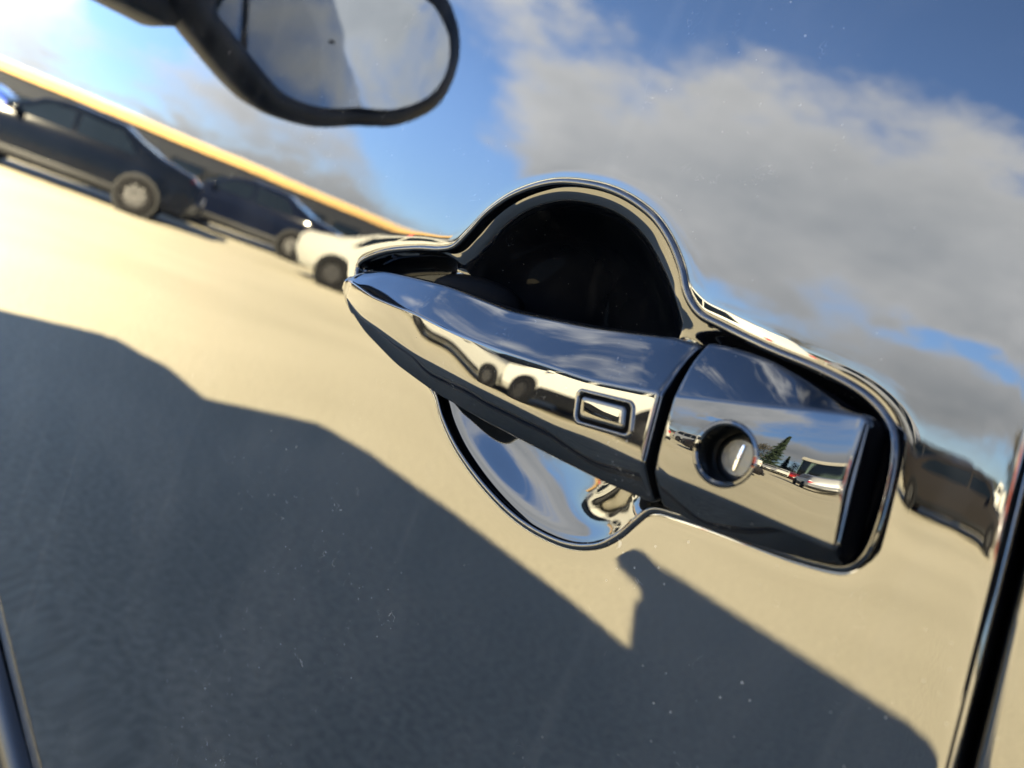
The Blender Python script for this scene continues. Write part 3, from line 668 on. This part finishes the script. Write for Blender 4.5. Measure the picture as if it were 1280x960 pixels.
# ------------------------------------------------------------------ buildings, sign, trees
def building(name, c, s, m_wall, label, fascia=None, fm=None, face='-y', nwin=6, wz=(.9, 2.4), rz=0):
    t_ = empty(name, (c[0], c[1], 0), label, 'building', rz=rz)
    w_ = box('wall', (0, 0, s[2]/2), s, m_wall, t_, 0, False)
    if fascia: box('fascia', (0, 0, s[2]-fascia/2+.02), (s[0]+.5, s[1]+.5, fascia), fm, t_, .03)
    box('roof', (0, 0, s[2]+.08), (s[0]+.2, s[1]+.2, .12), m_concrete, t_, .02)
    sy = -1 if face == '-y' else 1
    wd = s[0]/nwin
    for i in range(nwin):
        x = -s[0]/2+wd*(i+.5)
        fr = box('window_frame', (x, sy*(s[1]/2+.03), (wz[0]+wz[1])/2), (wd*.78, .08, wz[1]-wz[0]+.14), m_trim, t_, .01)
        box('pane', (x, sy*(s[1]/2+.065), (wz[0]+wz[1])/2), (wd*.72, .03, wz[1]-wz[0]), m_glass_dark, fr, .003)
    d_ = box('door', (wd*.0, sy*(s[1]/2+.05), 1.05), (1.0, .14, 2.1), m_trim, t_, .01)
    return t_
building('shop_building', (-84, -30), (62, 12, 4.3), m_dkwall, 'long low shop with an ochre fascia, mirrored at the left of the door', .75, m_tan, '+y', 14, (.4, 2.2), rz=R(-90))
building('green_building', (-.2, -61), (5.0, 9, 5.2), m_green, 'grey green metal clad building mirrored at the right of the key cap', .5, m_concrete, '+y', 4, (1, 4.6))
building('red_building', (6.0, -60), (5, 9, 7.4), m_brick, 'red brick building beside the green one', .4, m_concrete, '+y', 3, (1, 2.6))
bw = empty('shadow_wall', (12.35, 2.75, 0), 'unseen tall wall added behind the black car to cast the straight shadow at right', 'wall')  # added out of view, placed only as caster of the straight shadow edge
box('shadow_panel', (0, 0, 1.95), (16, .24, 3.9), m_concrete, bw, .02); box('coping', (0, 0, 3.95), (16.1, .34, .1), m_concrete, bw, .015)
sg = empty('roadside_sign', (-62, -43, 0), 'red sign board on a post, mirrored beside the handle tip', 'sign', rz=R(35))
box('board', (0, 0, 2.6), (5.2, .25, 1.0), m_redsign, sg, .05); box('post', (-1.8, 0, 1.05), (.2, .2, 2.1), m_concrete, sg, .02); box('post', (1.8, 0, 1.05), (.2, .2, 2.1), m_concrete, sg, .02)

def tree(loc, h, kind, label, group='trees at the edge of the lot'):
    t_ = empty('conifer_tree' if kind == 'c' else 'broadleaf_tree', (*loc, 0), label, 'tree', group)
    v = []; 
    for j, (z, r_) in enumerate([(0, .035*h), (.1*h, .022*h), (.5*h, .014*h), (.93*h, .002*h)]):
        for k in range(8): a = k*math.pi/4; v.append((r_*math.cos(a)+.01*h*math.sin(3*z/h), r_*math.sin(a), z))
    mesh('trunk', v, grid_faces(8, 4, True), m_bark, t_)
    V3 = []; F3 = []; nleaf = 2600 if kind == 'c' else 1700
    for i in range(nleaf):
        if kind == 'c':
            u = random.random()**.8; z = (.1+.9*u)*h; lay = .75+.25*math.sin(u*60+random.random()); rad = (1-u)*.19*h*lay+.01*h; a = random.uniform(0, 6.283); rr = rad*math.sqrt(random.random())*(1+.25*math.sin(5*a+u*20)); p = Vector((rr*math.cos(a), rr*math.sin(a), z-.2*rr)); s = .022*h
        else:
            cl = random.randrange(11); rnd = random.Random(cl+int(h*10)); ce = Vector((rnd.uniform(-.2, .2)*h, rnd.uniform(-.2, .2)*h, rnd.uniform(.42, .88)*h)); 
            p = ce+Vector((random.gauss(0, .07), random.gauss(0, .07), random.gauss(0, .06)))*h; s = .015*h
        k = len(V3)
        for q in range(3): V3.append(p+Vector((random.uniform(-1, 1), random.uniform(-1, 1), random.uniform(-1, 1)))*s*1.4)
        F3.append((k, k+1, k+2))
    mesh('crown', V3, F3, m_needle if kind == 'c' else m_leaf, t_, smooth=False)
tree((-6.6, -58), 8.6, 'c', 'tall dark conifer mirrored beside the keyhole')
tree((-9.4, -60), 6.0, 'b', 'bare brown bush of a tree left of the tall conifer')
tree((-4.9, -60), 4.6, 'c', 'short conifer right of the tall one')
tree((-3.6, -62), 4.2, 'b', 'low brown tree between the short conifer and the green building')
tree((-8.2, -63), 6.5, 'b', 'wide brown tree farthest left behind the conifer')
tree((2.6, -68), 5.0, 'b', 'small tree behind the distant row of cars')
tree((-32, -60), 5.5, 'b', 'lone tree far beyond the dark grey pickup')
tree((-48, -58), 5.0, 'c', 'small lone conifer beside the red sign')

# ------------------------------------------------------------------ the photographer (standing clear of the mirrored view, casting the head shadow)
per = empty('person', (.62, -.86, 0), 'person in dark coat and jeans leaning in with a phone beside the car', 'person')
def skin_mesh(name, V0, E0, rad, m, parent, root=0, lv=2):
    me = bpy.data.meshes.new(name); me.from_pydata(V0, E0, []); o = bpy.data.objects.new(name, me); col.objects.link(o)
    sk = o.modifiers.new('s', 'SKIN'); sk.use_smooth_shade = True; o.modifiers.new('u', 'SUBSURF').levels = lv
    for i, r_ in enumerate(rad): me.skin_vertices[0].data[i].radius = (r_ if isinstance(r_, tuple) else (r_, r_)); me.skin_vertices[0].data[i].use_root = (i == root)
    bpy.context.view_layer.update(); m2 = bpy.data.meshes.new_from_object(o.evaluated_get(bpy.context.evaluated_depsgraph_get())); bpy.data.objects.remove(o)
    for p in m2.polygons: p.use_smooth = True
    o = bpy.data.objects.new(name, m2); col.objects.link(o); m2.materials.clear(); m2.materials.append(m); o.parent = parent; return o
# joints in person's local frame (origin at feet); faces -x / +y towards the handle
J = dict(pel=(0, 0, .93), sp=(-.05, .03, 1.15), ch=(-.08, .05, 1.33), nk=(-.11, .07, 1.47), hd=(-.14, .085, 1.56), ht=(-.15, .09, 1.68),
  hl=(.03, -.10, .90), kl=(.0, -.12, .50), al=(.06, -.13, .09), tl=(-.10, -.09, .04), hr=(-.03, .10, .90), kr=(-.06, .12, .50), ar=(.0, .13, .09), tr=(-.16, .17, .04),
  sl=(-.14, -.12, 1.38), el=(-.25, .08, 1.02), wl=(-.50, .47, 1.02), sr=(-.02, .22, 1.38), er=(-.12, .38, 1.0), wr=(-.44, .60, 1.00))
keys = list(J); idx = {k: i for i, k in enumerate(keys)}
E0 = [('pel','sp'),('sp','ch'),('ch','nk'),('nk','hd'),('hd','ht'),('pel','hl'),('hl','kl'),('kl','al'),('al','tl'),('pel','hr'),('hr','kr'),('kr','ar'),('ar','tr'),('ch','sl'),('sl','el'),('el','wl'),('ch','sr'),('sr','er'),('er','wr')]
rad = dict(pel=.15, sp=.14, ch=.16, nk=.06, hd=.095, ht=.07, hl=.09, kl=.062, al=.045, tl=.04, hr=.09, kr=.062, ar=.045, tr=.04, sl=.075, el=.05, wl=.03, sr=.075, er=.05, wr=.03)
bodyp = skin_mesh('body', [J[k] for k in keys], [(idx[a], idx[b_]) for a, b_ in E0], [rad[k] for k in keys], m_skin, per, 0)
def sub(name, ks, es, sc, m):
    ii = {k: i for i, k in enumerate(ks)}; return skin_mesh(name, [J[k] for k in ks], [(ii[a], ii[b_]) for a, b_ in es], [rad[k]*sc+.012 for k in ks], m, per, 0)
sub('coat', ['pel','sp','ch','sl','el','wl','sr','er','wr'], [('pel','sp'),('sp','ch'),('ch','sl'),('sl','el'),('el','wl'),('ch','sr'),('sr','er'),('er','wr')], 1.16, m_coat)
sub('jeans', ['pel','hl','kl','al','hr','kr','ar'], [('pel','hl'),('hl','kl'),('kl','al'),('pel','hr'),('hr','kr'),('kr','ar')], 1.02, m_jean)
v = []      # open-hemmed skirt added to close sunlit gaps in the person's shadow
for z, ra, rb in ((1.0, .16, .19), (.85, .19, .24), (.6, .22, .29), (.35, .25, .33), (.32, .24, .32), (.6, .21, .28)):
    for k in range(32):
        a = 2*math.pi*k/32; w2 = 1+.04*math.sin(7*a)*(1-z); v.append((ra*w2*math.cos(a)+.0, rb*w2*math.sin(a), z))
mesh('shadow_skirt', v, grid_faces(32, 6, True), m_coat, per, sharp=None)
for a, b_ in (('al', 'tl'), ('ar', 'tr')):
    pa, pb = Vector(J[a]), Vector(J[b_]); skin_mesh('shoe', [tuple(pa-Vector((0, 0, .03))), tuple(pb), tuple(pa+(pa-pb)*.3-Vector((0, 0, .06)))], [(0, 1), (0, 2)], [.05, .04, .035], m_shoe, per)
hc = Vector((-.142, .087, 1.60)); fd = Vector((-.75, .55, -.35)).normalized()
def ball(name, c, r_, sc, m, parent):
    bm = bmesh.new(); bmesh.ops.create_uvsphere(bm, u_segments=20, v_segments=14, radius=r_); bmesh.ops.scale(bm, vec=sc, verts=bm.verts); bmesh.ops.translate(bm, vec=c, verts=bm.verts); me = bpy.data.meshes.new(name); bm.to_mesh(me); bm.free(); return link(name, me, m, parent, sharp=None)
ball('hair', hc+Vector((.022, -.012, .045)), .135, (.95, .95, .95), m_hair, per)
sidev = fd.cross(Vector((0, 0, 1))).normalized(); upv = sidev.cross(fd)
for s in (-1, 1):
    ball('eye', hc+fd*.088+sidev*s*.032+upv*.005, .012, (1, 1, 1), m_eye, per); ball('ear', hc+sidev*s*.094-upv*.005, .028, (.5, .5, 1), m_skin, per)
ball('nose', hc+fd*.103-upv*.02, .016, (1, 1, 1.3), m_skin, per); ball('mouth', hc+fd*.094-upv*.052, .017, (1, 1, .35), m_redc, per)
PO = Vector((.62, -.86, 0))
# hands: palm, four curled fingers, thumb, closing on the phone's ends
def hand(wk, tgt, curl, s):
    wv = Vector(J[wk]); d = (tgt-wv).normalized(); sd_ = d.cross(curl).normalized()
    V0 = [wv, wv+d*.05, wv+d*.09]; E_ = [(0, 1), (1, 2)]; Rd = [(.024, .02), (.03, .016), (.03, .013)]
    for k in range(4):
        b0 = wv+d*.075+sd_*((k-1.5)*.019); i = len(V0); ln = (.036, .042, .039, .030)[k]
        V0 += [b0, b0+d*.03, b0+d*(.03+ln*.75)+curl*.015, b0+d*(.03+ln*.9)+curl*.04]; E_ += [(1, i), (i, i+1), (i+1, i+2), (i+2, i+3)]; Rd += [.009, .0088, .008, .007]
    i = len(V0); b0 = wv+d*.025+sd_*s*.03; V0 += [b0, b0+d*.03+sd_*s*.015+curl*.015, b0+d*.055+sd_*s*.008+curl*.03]; E_ += [(0, i), (i, i+1), (i+1, i+2)]; Rd += [.011, .0105, .009]
    skin_mesh('hand', [tuple(q) for q in V0], E_, Rd, m_skin, per, 0, 1)
ph_c = EYE-PO+RT*.055-UP*.015-fw*.010
hand('wl', ph_c-UP*.05+RT*.02, fw*.9, 1); hand('wr', ph_c+RT*.08, fw*.9, -1)
# the phone, lens end at the camera (the lens looks out past its face)
ph = empty('phone', tuple(EYE), 'slim dark phone held up beside the door handle', 'phone')
PM = Matrix((RT, UP, -fw)).transposed().to_4x4()
bm = bmesh.new(); bm_box(bm, (.060, -.020, .0125), (.150, .072, .0085), .0035); bmesh.ops.transform(bm, matrix=PM, verts=bm.verts); me = bpy.data.meshes.new('case'); bm.to_mesh(me); bm.free(); link('case', me, m_cloth, ph)
MW = PM @ Matrix.Translation((0, 0, .0082)) @ Matrix.Rotation(math.pi, 4, 'X')
lathe('lens', [(.0075, -.003), (.0075, .0), (.0065, .001), (.006, .0002), (.0001, .0002)], m_glass_dark, ph, 32, MW)
